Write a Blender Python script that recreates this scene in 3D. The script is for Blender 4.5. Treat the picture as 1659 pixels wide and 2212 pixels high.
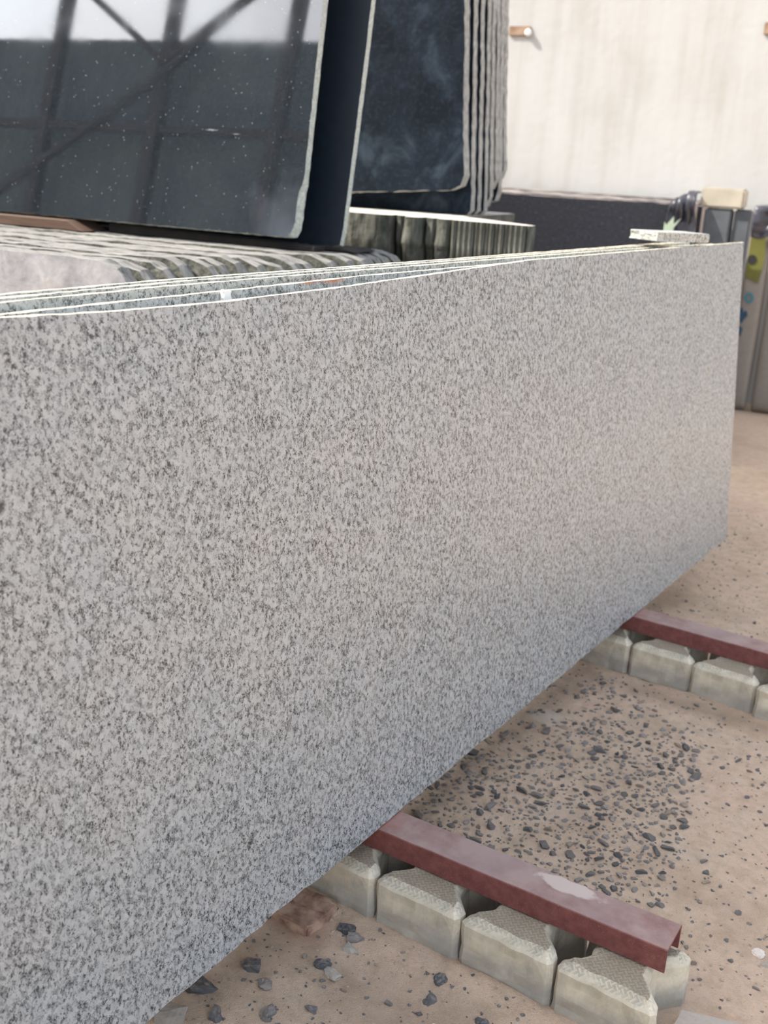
import bpy, bmesh, math, random
import numpy as np
from mathutils import Vector, Matrix, noise

for o in list(bpy.data.objects):
    bpy.data.objects.remove(o, do_unlink=True)
scn = bpy.context.scene
COL = scn.collection

# ------------------------------------------------------------------ camera
cam_d = bpy.data.cameras.new('camera')
cam = bpy.data.objects.new('camera', cam_d)
COL.objects.link(cam)
cam.matrix_world = Matrix(((0.82928972, -0.21679514, 0.51505187, 0.0),
                           (0.55619754, 0.23104706, -0.79828664, 0.0),
                           (0.05406344, 0.94848148, 0.31218588, 1.5),
                           (0, 0, 0, 1)))
cam_d.sensor_fit = 'VERTICAL'
cam_d.sensor_height = 36.0
cam_d.sensor_width = 27.0
cam_d.lens = 36.0 * 2300.0 / 2212.0
cam_d.clip_end = 300
cam_d.clip_start = 0.02
cam_d.dof.use_dof = True
cam_d.dof.focus_distance = 1.95
cam_d.dof.aperture_fstop = 4.6
scn.camera = cam

# ------------------------------------------------------------------ sky and sun
SUN = Vector((-0.60, -0.42, 0.74)).normalized()
world = bpy.data.worlds.new('sky')
scn.world = world
world.use_nodes = True
wn, wl = world.node_tree.nodes, world.node_tree.links
wn.clear()
w_out = wn.new('ShaderNodeOutputWorld')
w_bg = wn.new('ShaderNodeBackground')
w_sky = wn.new('ShaderNodeTexSky')
w_sky.sky_type = 'NISHITA'
w_sky.sun_disc = False
w_sky.sun_elevation = math.asin(SUN.z)
w_sky.sun_rotation = math.atan2(SUN.x, SUN.y)
w_sky.dust_density = 5.0
w_sky.air_density = 1.2
w_tc = wn.new('ShaderNodeTexCoord')
w_noise = wn.new('ShaderNodeTexNoise')
w_noise.inputs['Scale'].default_value = 2.6
w_noise.inputs['Detail'].default_value = 6
w_ramp = wn.new('ShaderNodeValToRGB')
w_ramp.color_ramp.elements[0].position = 0.46
w_ramp.color_ramp.elements[1].position = 0.66
w_mix = wn.new('ShaderNodeMixRGB')
w_mix.inputs[2].default_value = (13.0, 13.6, 14.6, 1)
wl.new(w_tc.outputs['Generated'], w_noise.inputs['Vector'])
wl.new(w_noise.outputs['Fac'], w_ramp.inputs['Fac'])
wl.new(w_ramp.outputs['Color'], w_mix.inputs[0])
wl.new(w_sky.outputs['Color'], w_mix.inputs[1])
wl.new(w_mix.outputs['Color'], w_bg.inputs['Color'])
wl.new(w_bg.outputs['Background'], w_out.inputs['Surface'])
w_bg.inputs['Strength'].default_value = 0.15

sun_d = bpy.data.lights.new('sun', 'SUN')
sun = bpy.data.objects.new('sun', sun_d)
COL.objects.link(sun)
sun.rotation_euler = SUN.to_track_quat('Z', 'Y').to_euler()
sun.location = SUN * 20
sun_d.energy = 5.0
sun_d.angle = math.radians(0.8)
sun_d.color = (1.0, 0.95, 0.86)

vs = scn.view_settings
vs.view_transform = 'Standard'
vs.look = 'None'
vs.gamma = 1.0
vs.exposure = 0.62
vs.use_curve_mapping = False
scn.display_settings.display_device = 'sRGB'

# yard axes of the rear stacks: U along the slabs, V away from the camera
U = Vector((0.98771198, 0.15628516, 0))
V = Vector((-0.15628516, 0.98771198, 0))
Z = Vector((0, 0, 1))
def uv(u, v, z):
    return U * u + V * v + Z * z

# ------------------------------------------------------------------ helpers
def link(name, me, mat=None, parent=None, mtx=None, smooth=False):
    o = bpy.data.objects.new(name, me)
    COL.objects.link(o)
    if mat:
        for m in (mat if isinstance(mat, (list, tuple)) else [mat]):
            me.materials.append(m)
    if parent:
        o.parent = parent
    if mtx is not None:
        o.matrix_world = mtx
    if smooth:
        for p in me.polygons:
            p.use_smooth = True
    return o

def mesh(name, vs_, fs, mids=None):
    me = bpy.data.meshes.new(name)
    me.from_pydata([tuple(v) for v in vs_], [], fs)
    if mids:
        for p, i in zip(me.polygons, mids):
            p.material_index = i
    me.update()
    return me

def tag(o, label, cat, group=None):
    o['label'] = label
    o['category'] = cat
    if group:
        o['group'] = group
    return o

def structure(o, label=None, cat=None):
    o['kind'] = 'structure'
    if label:
        o['label'] = label
    if cat:
        o['category'] = cat
    return o

def empty(name, loc, mtx=None):
    o = bpy.data.objects.new(name, None)
    o.empty_display_size = 0.05
    COL.objects.link(o)
    if mtx is not None:
        o.matrix_world = mtx
    else:
        o.location = loc
    return o

def frame(o, a, b, c):
    """matrix with columns a, b, c and origin o"""
    m = Matrix.Identity(4)
    for i, v in enumerate((a, b, c)):
        v = Vector(v).normalized()
        m[0][i], m[1][i], m[2][i] = v.x, v.y, v.z
    m[0][3], m[1][3], m[2][3] = o
    return m

def smoothn(x, seed, k=1.0):
    return noise.noise(Vector((x * k, seed * 7.31, seed * 1.7)))

def refine(pts, step):
    """subdivide a closed outline; returns list of (x,y,edge index)"""
    out = []
    n = len(pts)
    for i in range(n):
        p, q = Vector(pts[i]), Vector(pts[(i + 1) % n])
        k = max(1, int((q - p).length / step))
        for j in range(k):
            r = p.lerp(q, j / k)
            out.append((r.x, r.y, i))
    return out

def slab_mesh(name, pts, t, step=0.02, amp=0.0015, coarse=0.0, rows=3, seed=1, freq=18, edge_amp=None, bevel=0.0012):
    """Upright slab: outline in local x,y (counter-clockwise), thickness along local z (front face z=t, back z=0).
    Edges are broken: every ring across the thickness has its own small offsets."""
    rnd = random.Random(seed)
    base = refine(pts, step)
    n = len(base)
    # outward normals
    nor = []
    for i in range(n):
        p, q = base[i - 1], base[(i + 1) % n]
        d = Vector((q[0] - p[0], q[1] - p[1]))
        if d.length < 1e-9:
            d = Vector((1, 0))
        d.normalize()
        nor.append(Vector((d.y, -d.x)))
    verts, faces, mids = [], [], []
    low = []
    for i, (x, y, e) in enumerate(base):
        lo = noise.noise(Vector((x * freq, y * freq, seed * 3.7)))
        low.append(lo * coarse)
    for r in range(rows + 1):
        z = t * r / rows
        for i, (x, y, e) in enumerate(base):
            a = amp if edge_amp is None else edge_amp.get(e, amp)
            off = low[i] + (rnd.random() - 0.5) * 2 * a
            off += a * 0.8 * noise.noise(Vector((x * 60, y * 60, z * 90 + seed)))
            if r in (0, rows):
                off -= bevel
            verts.append((x + nor[i].x * off, y + nor[i].y * off, z))
    for r in range(rows):
        for i in range(n):
            j = (i + 1) % n
            faces.append((r * n + i, r * n + j, (r + 1) * n + j, (r + 1) * n + i))
            mids.append(1)
    faces.append(tuple(reversed(range(n))))
    mids.append(2)
    faces.append(tuple(range(rows * n, rows * n + n)))
    mids.append(0)
    return mesh(name, verts, faces, mids)

def box_bm(bm, x0, x1, y0, y1, z0, z1, bev=0.0):
    r = bmesh.ops.create_cube(bm, size=1.0)
    for v in r['verts']:
        v.co = Vector(((x0 + x1) / 2 + v.co.x * (x1 - x0), (y0 + y1) / 2 + v.co.y * (y1 - y0), (z0 + z1) / 2 + v.co.z * (z1 - z0)))
    if bev:
        es = list({e for v in r['verts'] for e in v.link_edges})
        bmesh.ops.bevel(bm, geom=es, offset=bev, segments=2, affect='EDGES')

def bm_mesh(name, bm):
    me = bpy.data.meshes.new(name)
    bm.to_mesh(me)
    bm.free()
    return me

# ------------------------------------------------------------------ materials
class NT:
    def __init__(self, name, rough=0.6, ior=None, coords='Object'):
        self.m = bpy.data.materials.new(name)
        self.m.use_nodes = True
        self.n = self.m.node_tree.nodes
        self.l = self.m.node_tree.links
        self.b = self.n['Principled BSDF']
        self.b.inputs['Roughness'].default_value = rough
        if ior:
            self.b.inputs['IOR'].default_value = ior
        self.tc = self.n.new('ShaderNodeTexCoord')
        self.vec = self.tc.outputs[coords]
    def mapping(self, scale=(1, 1, 1), rot=(0, 0, 0), loc=(0, 0, 0), src=None):
        m = self.n.new('ShaderNodeMapping')
        m.inputs['Scale'].default_value = scale
        m.inputs['Rotation'].default_value = rot
        m.inputs['Location'].default_value = loc
        self.l.new(src or self.vec, m.inputs['Vector'])
        return m.outputs[0]
    def noise(self, scale, detail=3, rough=0.5, dist=0.0, vec=None):
        t = self.n.new('ShaderNodeTexNoise')
        t.inputs['Scale'].default_value = scale
        t.inputs['Detail'].default_value = detail
        t.inputs['Roughness'].default_value = rough
        t.inputs['Distortion'].default_value = dist
        self.l.new(vec or self.vec, t.inputs['Vector'])
        return t.outputs['Fac']
    def voronoi(self, scale, vec=None, out='Distance', feature='F1', rnd=1.0):
        t = self.n.new('ShaderNodeTexVoronoi')
        t.feature = feature
        t.inputs['Scale'].default_value = scale
        t.inputs['Randomness'].default_value = rnd
        self.l.new(vec or self.vec, t.inputs['Vector'])
        return t.outputs[out]
    def ramp(self, fac, stops, interp='LINEAR'):
        r = self.n.new('ShaderNodeValToRGB')
        r.color_ramp.interpolation = interp
        e = r.color_ramp.elements
        while len(e) > len(stops):
            e.remove(e[-1])
        while len(e) < len(stops):
            e.new(0.5)
        for el, (p, c) in zip(e, stops):
            el.position = p
            el.color = (c[0], c[1], c[2], 1) if isinstance(c, (tuple, list)) else (c, c, c, 1)
        self.l.new(fac, r.inputs['Fac'])
        return r.outputs['Color']
    def mix(self, fac, a, b, mode='MIX'):
        m = self.n.new('ShaderNodeMixRGB')
        m.blend_type = mode
        for i, s in ((0, fac), (1, a), (2, b)):
            if isinstance(s, (int, float)):
                m.inputs[i].default_value = s if i == 0 else (s, s, s, 1)
            elif isinstance(s, (tuple, list)):
                m.inputs[i].default_value = (s[0], s[1], s[2], 1)
            else:
                self.l.new(s, m.inputs[i])
        return m.outputs[0]
    def math(self, op, a, b=None):
        m = self.n.new('ShaderNodeMath')
        m.operation = op
        for i, s in ((0, a), (1, b)):
            if s is None:
                continue
            if isinstance(s, (int, float)):
                m.inputs[i].default_value = s
            else:
                self.l.new(s, m.inputs[i])
        return m.outputs[0]
    def spot(self, centre, radii, soft=0.35, wob=0.5, nscale=60):
        """mask of one blotch around a point of the object"""
        mp = self.mapping(scale=tuple(1 / r for r in radii), loc=tuple(-c / r for c, r in zip(centre, radii)))
        ln = self.n.new('ShaderNodeVectorMath')
        ln.operation = 'LENGTH'
        self.l.new(mp, ln.inputs[0])
        d = self.math('ADD', ln.outputs['Value'], self.math('MULTIPLY', self.math('SUBTRACT', self.noise(nscale, 3), 0.5), wob * 2))
        return self.ramp(d, [(1.0 - soft, 1.0), (1.0, 0.0)])
    def color(self, c):
        if isinstance(c, (tuple, list)):
            self.b.inputs['Base Color'].default_value = (c[0], c[1], c[2], 1)
        else:
            self.l.new(c, self.b.inputs['Base Color'])
        return self
    def rough(self, c):
        self.l.new(c, self.b.inputs['Roughness'])
        return self
    def bump(self, h, strength=0.3, dist=0.002):
        b = self.n.new('ShaderNodeBump')
        b.inputs['Strength'].default_value = strength
        b.inputs['Distance'].default_value = dist
        self.l.new(h, b.inputs['Height'])
        self.l.new(b.outputs[0], self.b.inputs['Normal'])
        return self

def granite(name, marks=(), rust=None, gain=0.71, tintc=(1, 1, 1)):
    g = NT(name, rough=0.38)
    # grain grows in slanted flakes
    v = g.mapping(scale=(1.0, 0.72, 1.0), rot=(0, 0, math.radians(35)))
    big = g.noise(26, 2, 0.5)
    mid = g.noise(125, 3, 0.6, 0.4, vec=v)
    flk = g.noise(290, 2, 0.6, 1.3, vec=v)
    fl2 = g.noise(430, 2, 0.5, 0.5, vec=v)
    light = g.mix(g.ramp(g.noise(70, 2), [(0.4, 0.0), (0.62, 1.0)]), (0.56 * gain, 0.555 * gain, 0.55 * gain), (0.66 * gain, 0.65 * gain, 0.64 * gain))
    # mid grey quartz
    grey = g.ramp(g.math('ADD', g.math('MULTIPLY', mid, 0.65), g.math('MULTIPLY', fl2, 0.35)), [(0.47, 0.0), (0.56, 1.0)])
    c = g.mix(g.math('MULTIPLY', grey, 0.72), light, (0.25 * gain, 0.255 * gain, 0.255 * gain))
    # dark flecks, denser where the coarse noise is high
    thr = g.math('ADD', flk, g.math('MULTIPLY', g.math('SUBTRACT', mid, 0.5), 0.55))
    thr = g.math('ADD', thr, g.math('MULTIPLY', g.math('SUBTRACT', big, 0.5), 0.16))
    dark = g.ramp(thr, [(0.570, 0.0), (0.635, 1.0)])
    c = g.mix(g.math('MULTIPLY', dark, 0.95), c, (0.030, 0.035, 0.037))
    wb = g.ramp(g.noise(9, 3), [(0.35, (0.90, 0.965, 1.0)), (0.65, (0.935, 0.975, 0.985))])
    c = g.mix(1.0, c, wb, 'MULTIPLY')
    c = g.mix(1.0, c, tintc, 'MULTIPLY')
    for (cen, rad) in marks:
        c = g.mix(g.math('MULTIPLY', g.spot(cen, rad, 0.5, 0.5, 120), 0.9), c, (0.035, 0.037, 0.045))
    if rust:
        for (cen, rad) in rust:
            c = g.mix(g.math('MULTIPLY', g.spot(cen, rad, 0.7, 0.5, 70), 0.9), c, (0.50, 0.17, 0.06))
    g.color(c)
    return g.m

M = {}
M['granite'] = granite('granite_polished', marks=[((0.906, 1.117, 0), (0.004, 0.013, 0.05)), ((0.812, 0.895, 0), (0.012, 0.015, 0.05)), ((3.471, 0.883, 0), (0.007, 0.016, 0.05))])
M['granite_rust'] = granite('granite_rusty', gain=0.86, tintc=(1.03, 1.0, 0.94), rust=[((1.535, 1.130, 0), (0.040, 0.006, 0.2)), ((1.61, 1.130, 0), (0.045, 0.010, 0.2))])  # higher gain and warm tint paint bounced light onto this strip
M['granite_b'] = granite('granite_rear', gain=0.86, tintc=(1.02, 1.0, 0.92))  # brighter, warmer copy with bounced light put into its colour
# sawn edges of the granite
g = NT('granite_sawn_edge', 0.8)
c = g.mix(g.ramp(g.noise(260, 2, 0.5, 0.6), [(0.56, 0.0), (0.66, 1.0)]), (0.60, 0.55, 0.43), (0.50, 0.455, 0.36))
g.color(c).bump(g.noise(300, 2), 0.4, 0.001)
M['granite_edge'] = g.m

# polished black slab
g = NT('black_stone_polished', 0.07, ior=3.3)
flaw = g.ramp(g.voronoi(58), [(0.07, 1.0), (0.14, 0.0)])
flaw = g.math('MULTIPLY', flaw, g.ramp(g.noise(38, 2), [(0.42, 0.0), (0.60, 1.0)]))
c = g.mix(g.ramp(g.noise(240, 2), [(0.45, 0.0), (0.65, 1.0)]), (0.010, 0.015, 0.020), (0.032, 0.041, 0.050))
c = g.mix(g.math('MULTIPLY', flaw, 0.55), c, (0.50, 0.55, 0.56))
# chalky polish bloom along the lower right corner and two scratches
bl = g.spot((1.72, -0.02, 0), (0.20, 0.24, 0.2), 0.95, 0.5, 12)
c = g.mix(g.math('MULTIPLY', bl, 0.45), c, (0.16, 0.18, 0.22))
c = g.mix(g.math('MULTIPLY', g.spot((1.375, 0.335, 0), (0.03, 0.004, 0.1), 0.8, 0.5, 120), 0.7), c, (0.5, 0.55, 0.6))
c = g.mix(g.math('MULTIPLY', g.spot((1.475, 0.325, 0), (0.02, 0.003, 0.1), 0.8, 0.5, 120), 0.5), c, (0.5, 0.55, 0.6))
g.color(c)
g.rough(g.ramp(g.noise(6, 3), [(0.3, 0.02), (0.7, 0.06)]))
M['black_polished'] = g.m
g = NT('black_stone_back', 0.45)
g.color(g.mix(g.noise(30, 4), (0.003, 0.007, 0.014), (0.009, 0.017, 0.030)))
M['black_dull'] = g.m
g = NT('pale_broken_edge', 0.9)
c = g.ramp(g.noise(120, 4, 0.6, 0.5), [(0.3, (0.30, 0.32, 0.30)), (0.7, (0.62, 0.64, 0.58))])
g.color(c).bump(g.noise(90, 4), 0.8, 0.004)
M['pale_edge'] = g.m

# rough dark slabs
g = NT('dark_stone_rough', 0.75)
g.b.inputs['Specular IOR Level'].default_value = 0.15
n1 = g.noise(5.5, 7, 0.62, 0.6)
c = g.ramp(n1, [(0.40, (0.003, 0.007, 0.013)), (0.55, (0.008, 0.015, 0.026)), (0.70, (0.034, 0.050, 0.068))])
c = g.mix(g.math('MULTIPLY', g.ramp(g.noise(60, 4), [(0.5, 0.0), (0.75, 1.0)]), 0.22), c, (0.06, 0.07, 0.085))
g.color(c).bump(g.noise(24, 6), 0.35, 0.005)
M['dark_rough'] = g.m
g = NT('dark_slab_edge', 0.9)
c = g.ramp(g.noise(40, 5, 0.6), [(0.3, (0.22, 0.22, 0.205)), (0.7, (0.44, 0.435, 0.41))])
g.color(c).bump(g.noise(60, 4), 0.8, 0.006)
M['dark_edge'] = g.m

# grey weathered stack: pale face, banded edge
g = NT('grey_stone_face', 0.8)
c = g.ramp(g.noise(13, 6, 0.65, 0.4), [(0.3, (0.18, 0.185, 0.205)), (0.5, (0.275, 0.28, 0.305)), (0.7, (0.37, 0.372, 0.39))])
c = g.mix(g.math('MULTIPLY', g.ramp(g.noise(5, 3), [(0.60, 0.0), (0.7, 1.0)]), 0.25), c, (0.42, 0.34, 0.28))
g.color(c).bump(g.noise(40, 5), 0.5, 0.004)
M['grey_face'] = g.m
g = NT('grey_stone_edge', 0.85)
v = g.mapping(scale=(1.0, 1.0, 5.0))
c = g.ramp(g.noise(16, 6, 0.65, 0.3, vec=v), [(0.30, (0.035, 0.04, 0.043)), (0.42, (0.15, 0.148, 0.14)), (0.7, (0.31, 0.30, 0.28))])
g.color(c).bump(g.noise(30, 5, vec=v), 0.5, 0.005)
M['grey_edge'] = g.m
g = NT('olive_stone_end', 0.85)
v = g.mapping(scale=(1.0, 1.0, 0.35))
c = g.ramp(g.noise(26, 6, 0.65, 0.5, vec=v), [(0.3, (0.035, 0.037, 0.03)), (0.5, (0.085, 0.086, 0.07)), (0.72, (0.19, 0.19, 0.165))])
g.color(c).bump(g.noise(34, 6, vec=v), 0.9, 0.010)
M['olive'] = g.m
g = NT('sawn_stone_top', 0.8)
g.color(g.ramp(g.noise(30, 4), [(0.3, (0.55, 0.52, 0.46)), (0.7, (0.74, 0.70, 0.63))]))
M['pale_top'] = g.m

g = NT('far_dark_granite', 0.5)
c = g.ramp(g.noise(60, 5, 0.7), [(0.35, (0.010, 0.012, 0.018)), (0.6, (0.026, 0.028, 0.038)), (0.75, (0.10, 0.10, 0.12))])
g.color(c)
M['far_dark'] = g.m
g = NT('dusty_slab_top', 0.9)
g.color(g.ramp(g.noise(7, 4), [(0.3, (0.22, 0.19, 0.18)), (0.7, (0.42, 0.37, 0.34))]))
M['dusty'] = g.m
g = NT('bluegrey_stone', 0.6)
g.color(g.ramp(g.noise(12, 4), [(0.3, (0.075, 0.085, 0.095)), (0.7, (0.11, 0.12, 0.13))]))
M['bluegrey'] = g.m

# oxide-red primed steel, dusty on top
def red_steel(name, patch):
    g = NT(name, 0.6)
    c = g.ramp(g.noise(55, 4, 0.6), [(0.3, (0.135, 0.042, 0.038)), (0.7, (0.215, 0.075, 0.068))])
    c = g.mix(g.ramp(g.noise(420, 2), [(0.66, 0.0), (0.74, 0.7)]), c, (0.50, 0.33, 0.29))
    geo = g.n.new('ShaderNodeNewGeometry')
    sx = g.n.new('ShaderNodeSeparateXYZ')
    g.l.new(geo.outputs['Normal'], sx.inputs[0])
    up = g.ramp(sx.outputs['Z'], [(0.5, 0.0), (0.95, 1.0)])
    dust = g.ramp(g.noise(11, 5, 0.65), [(0.30, 0.25), (0.62, 0.78)])
    c = g.mix(g.math('MULTIPLY', up, dust), c, (0.48, 0.36, 0.32))
    ed = g.ramp(g.noise(7, 3, 0.5), [(0.47, 0.0), (0.70, 0.55)])
    c = g.mix(g.math('MULTIPLY', up, ed), c, (0.34, 0.255, 0.245))
    pt = g.spot((0.385, 0.018, 0.052), (0.075, 0.022, 0.03), 0.2, 0.6, 26)
    c = g.mix(g.math('MULTIPLY', g.math('MULTIPLY', pt, up), 0.9 * patch), c, (0.60, 0.50, 0.45))
    rst = g.spot((-0.07, 0.0, 0.052), (0.10, 0.05, 0.03), 0.9, 0.5, 20)
    c = g.mix(g.math('MULTIPLY', g.math('MULTIPLY', rst, up), 0.7), c, (0.40, 0.15, 0.10))
    g.color(c).bump(g.noise(160, 3), 0.25, 0.001)
    return g.m
M['red_steel'] = red_steel('red_primed_steel', 1.0)
M['red_steel_plain'] = red_steel('red_primed_steel_plain', 0.0)

# concrete pavers
g = NT('paver_concrete', 0.9)
c = g.ramp(g.noise(18, 5, 0.65), [(0.32, (0.46, 0.415, 0.32)), (0.68, (0.74, 0.675, 0.53))])
c = g.mix(g.math('MULTIPLY', g.ramp(g.noise(10, 4, 0.6, 0.5), [(0.5, 0.0), (0.64, 1.0)]), 0.5), c, (0.30, 0.295, 0.275))
geo = g.n.new('ShaderNodeNewGeometry')
sx = g.n.new('ShaderNodeSeparateXYZ')
g.l.new(geo.outputs['Normal'], sx.inputs[0])
up = g.ramp(sx.outputs['Z'], [(0.90, 0.0), (0.97, 1.0)])
c = g.mix(g.math('MULTIPLY', up, g.ramp(g.noise(14, 4), [(0.35, 0.85), (0.75, 0.45)])), c, (0.29, 0.235, 0.165))
# damp, sandy foot of the blocks
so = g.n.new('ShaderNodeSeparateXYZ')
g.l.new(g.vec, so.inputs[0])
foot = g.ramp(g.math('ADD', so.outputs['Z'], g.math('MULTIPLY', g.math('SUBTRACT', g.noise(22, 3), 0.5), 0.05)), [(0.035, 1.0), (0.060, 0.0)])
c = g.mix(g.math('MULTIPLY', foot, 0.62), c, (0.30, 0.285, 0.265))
# moulded herringbone tread
def stripe(ang, sc, offs=0.0):
    vv = g.mapping(scale=(1, 1, 0), rot=(0, 0, math.radians(ang)), loc=(offs, 0, 0))
    w = g.n.new('ShaderNodeTexWave')
    w.wave_type = 'BANDS'
    w.bands_direction = 'X'
    w.inputs['Scale'].default_value = sc
    g.l.new(vv, w.inputs['Vector'])
    return w.outputs['Fac']
s1, s2 = stripe(45, 42), stripe(-45, 42)
ck = g.n.new('ShaderNodeTexChecker')
ck.inputs['Scale'].default_value = 100
g.l.new(g.mapping(scale=(1, 1, 0), rot=(0, 0, math.radians(45)), loc=(0.003, 0.003, 0.5)), ck.inputs['Vector'])
herr = g.mix(ck.outputs['Fac'], s1, s2)
tread = g.ramp(herr, [(0.30, 0.0), (0.55, 1.0)])
up2 = g.ramp(sx.outputs['Z'], [(0.80, 0.0), (0.88, 1.0)])
tmask = g.math('MULTIPLY', up2, g.math('SUBTRACT', 1.0, tread))
c = g.mix(g.math('MULTIPLY', tmask, 0.33), c, (0.15, 0.125, 0.09))
g.color(c)
hh = g.math('ADD', g.math('MULTIPLY', g.math('MULTIPLY', tread, up2), 0.7), g.noise(70, 5))
g.bump(hh, 0.55, 0.003)
M['paver'] = g.m

# sand with fine grit
g = NT('sandy_ground', 0.95)
c = g.ramp(g.noise(2.2, 5, 0.6), [(0.35, (0.65, 0.475, 0.335)), (0.5, (0.78, 0.59, 0.435)), (0.66, (0.79, 0.565, 0.42))])
c = g.mix(g.math('MULTIPLY', g.ramp(g.noise(26, 6, 0.75), [(0.44, 0.0), (0.64, 1.0)]), 0.42), c, (0.43, 0.315, 0.205))
c = g.mix(g.math('MULTIPLY', g.ramp(g.noise(8, 5, 0.7), [(0.55, 0.0), (0.72, 1.0)]), 0.35), c, (0.70, 0.62, 0.54))
c = g.mix(g.math('MULTIPLY', g.ramp(g.noise(330, 3, 0.7), [(0.60, 0.0), (0.70, 1.0)]), 0.5), c, (0.22, 0.175, 0.14))
c = g.mix(g.math('MULTIPLY', g.ramp(g.noise(450, 2), [(0.66, 0.0), (0.74, 1.0)]), 0.5), c, (0.82, 0.73, 0.60))
c = g.mix(g.math('MULTIPLY', g.spot((-1.07, 2.60, 0), (0.07, 0.055, 1), 0.5, 0.5, 22), 0.6), c, (0.82, 0.72, 0.60))
st = g.spot((-0.33, 2.62, 0), (0.10, 0.16, 1), 0.9, 0.5, 10)
c = g.mix(g.math('MULTIPLY', st, 0.5), c, (0.36, 0.20, 0.07))
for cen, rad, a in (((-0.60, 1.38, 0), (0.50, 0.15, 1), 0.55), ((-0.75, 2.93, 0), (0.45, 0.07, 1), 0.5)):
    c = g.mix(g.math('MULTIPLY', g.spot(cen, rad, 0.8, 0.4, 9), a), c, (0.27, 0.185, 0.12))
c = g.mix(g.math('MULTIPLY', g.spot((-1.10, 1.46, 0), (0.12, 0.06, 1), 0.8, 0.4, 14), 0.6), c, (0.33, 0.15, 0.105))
g.color(c)
g.bump(g.math('ADD', g.noise(95, 6, 0.75), g.math('MULTIPLY', g.noise(380, 3), 0.45)), 0.85, 0.007)
M['sand'] = g.m

def pebble_mat(name, a, b):
    g = NT(name, 0.75)
    info = g.n.new('ShaderNodeObjectInfo')
    c = g.mix(info.outputs['Random'], a, b)
    c = g.mix(g.math('MULTIPLY', g.noise(120, 4), 0.5), c, (a[0] * 2.2, a[1] * 2.1, a[2] * 2.0))
    geo = g.n.new('ShaderNodeNewGeometry')
    sx = g.n.new('ShaderNodeSeparateXYZ')
    g.l.new(geo.outputs['Normal'], sx.inputs[0])
    up = g.ramp(sx.outputs['Z'], [(0.55, 0.0), (1.0, 1.0)])
    c = g.mix(g.math('MULTIPLY', up, g.ramp(g.noise(90, 4), [(0.4, 0.0), (0.7, 0.6)])), c, (0.50, 0.40, 0.31))
    g.color(c).bump(g.noise(150, 4), 0.6, 0.003)
    return g.m
M['pebble'] = pebble_mat('grey_gravel', (0.09, 0.09, 0.093), (0.23, 0.205, 0.185))
M['pebble_dark'] = pebble_mat('dark_chipping', (0.055, 0.06, 0.066), (0.13, 0.127, 0.125))
M['pebble_sandy'] = pebble_mat('sandy_gravel', (0.22, 0.175, 0.14), (0.40, 0.32, 0.26))
M['chip_white'] = pebble_mat('white_chip', (0.60, 0.57, 0.53), (0.68, 0.65, 0.60))
M['chip_grey'] = pebble_mat('grey_chip', (0.30, 0.28, 0.25), (0.36, 0.33, 0.30))
M['chip_red'] = pebble_mat('red_chip', (0.30, 0.03, 0.03), (0.36, 0.05, 0.04))

g = NT('red_brick', 0.9)
g.color(g.ramp(g.noise(35, 5), [(0.3, (0.20, 0.095, 0.07)), (0.62, (0.50, 0.35, 0.26))])).bump(g.noise(50, 5), 0.7, 0.006)
M['brick'] = g.m

g = NT('brown_timber', 0.75)
v = g.mapping(scale=(0.6, 8, 8))
g.color(g.ramp(g.noise(14, 5, 0.6, 0.4, vec=v), [(0.3, (0.062, 0.033, 0.020)), (0.7, (0.11, 0.062, 0.040))])).bump(g.noise(30, 4, vec=v), 0.4, 0.003)
M['timber'] = g.m
g = NT('shaded_timber', 0.85)  # near-black colour puts the shade below the slabs into the timber
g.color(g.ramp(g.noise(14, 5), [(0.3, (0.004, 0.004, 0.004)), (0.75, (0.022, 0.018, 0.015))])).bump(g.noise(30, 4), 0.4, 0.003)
M['timber_shade'] = g.m

# sun-bleached wall with vertical runs
g = NT('whitewashed_wall', 0.9)
v = g.mapping(scale=(5.0, 5.0, 0.35))
streak = g.math('ADD', g.math('MULTIPLY', g.noise(1.6, 5, 0.6, 0.2, vec=v), 0.5), g.math('MULTIPLY', g.noise(1.1, 5, 0.65), 0.5))
c = g.ramp(streak, [(0.35, (0.36, 0.345, 0.315)), (0.5, (0.425, 0.42, 0.405)), (0.65, (0.45, 0.455, 0.445))])
c = g.mix(g.math('MULTIPLY', g.ramp(g.noise(1.3, 4, 0.6), [(0.45, 0.0), (0.7, 1.0)]), 0.35), c, (0.38, 0.39, 0.385))
v2 = g.mapping(scale=(9.0, 9.0, 0.5))
c = g.mix(g.math('MULTIPLY', g.ramp(g.noise(2.3, 4, 0.7, vec=v2), [(0.60, 0.0), (0.72, 1.0)]), 0.30), c, (0.43, 0.37, 0.31))
g.color(c).bump(g.noise(20, 5), 0.2, 0.01)
M['wall'] = g.m
g = NT('block_concrete', 0.9)
g.color(g.ramp(g.noise(9, 4), [(0.3, (0.38, 0.34, 0.27)), (0.7, (0.50, 0.455, 0.37))]))
M['block_concrete'] = g.m
g = NT('black_sheeting', 0.32)
g.color(g.ramp(g.noise(8, 3), [(0.3, (0.025, 0.027, 0.036)), (0.7, (0.065, 0.062, 0.08))]))
M['sheeting'] = g.m
for nm, col, r in (('sack_white', (0.25, 0.225, 0.195), 0.8), ('olive_yellow', (0.125, 0.125, 0.022), 0.7), ('print_black', (0.015, 0.015, 0.015), 0.7),
                   ('print_blue', (0.03, 0.20, 0.27), 0.7), ('print_darkblue', (0.02, 0.06, 0.11), 0.7), ('leaf', (0.42, 0.50, 0.38), 0.6),
                   ('foam', (0.86, 0.87, 0.84), 0.8)):
    g = NT(nm, r)
    g.color(g.mix(g.noise(30, 3), tuple(x * 0.85 for x in col), tuple(min(1, x * 1.12) for x in col)))
    M[nm] = g.m
g = NT('wall_batten_wood', 0.8)
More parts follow.
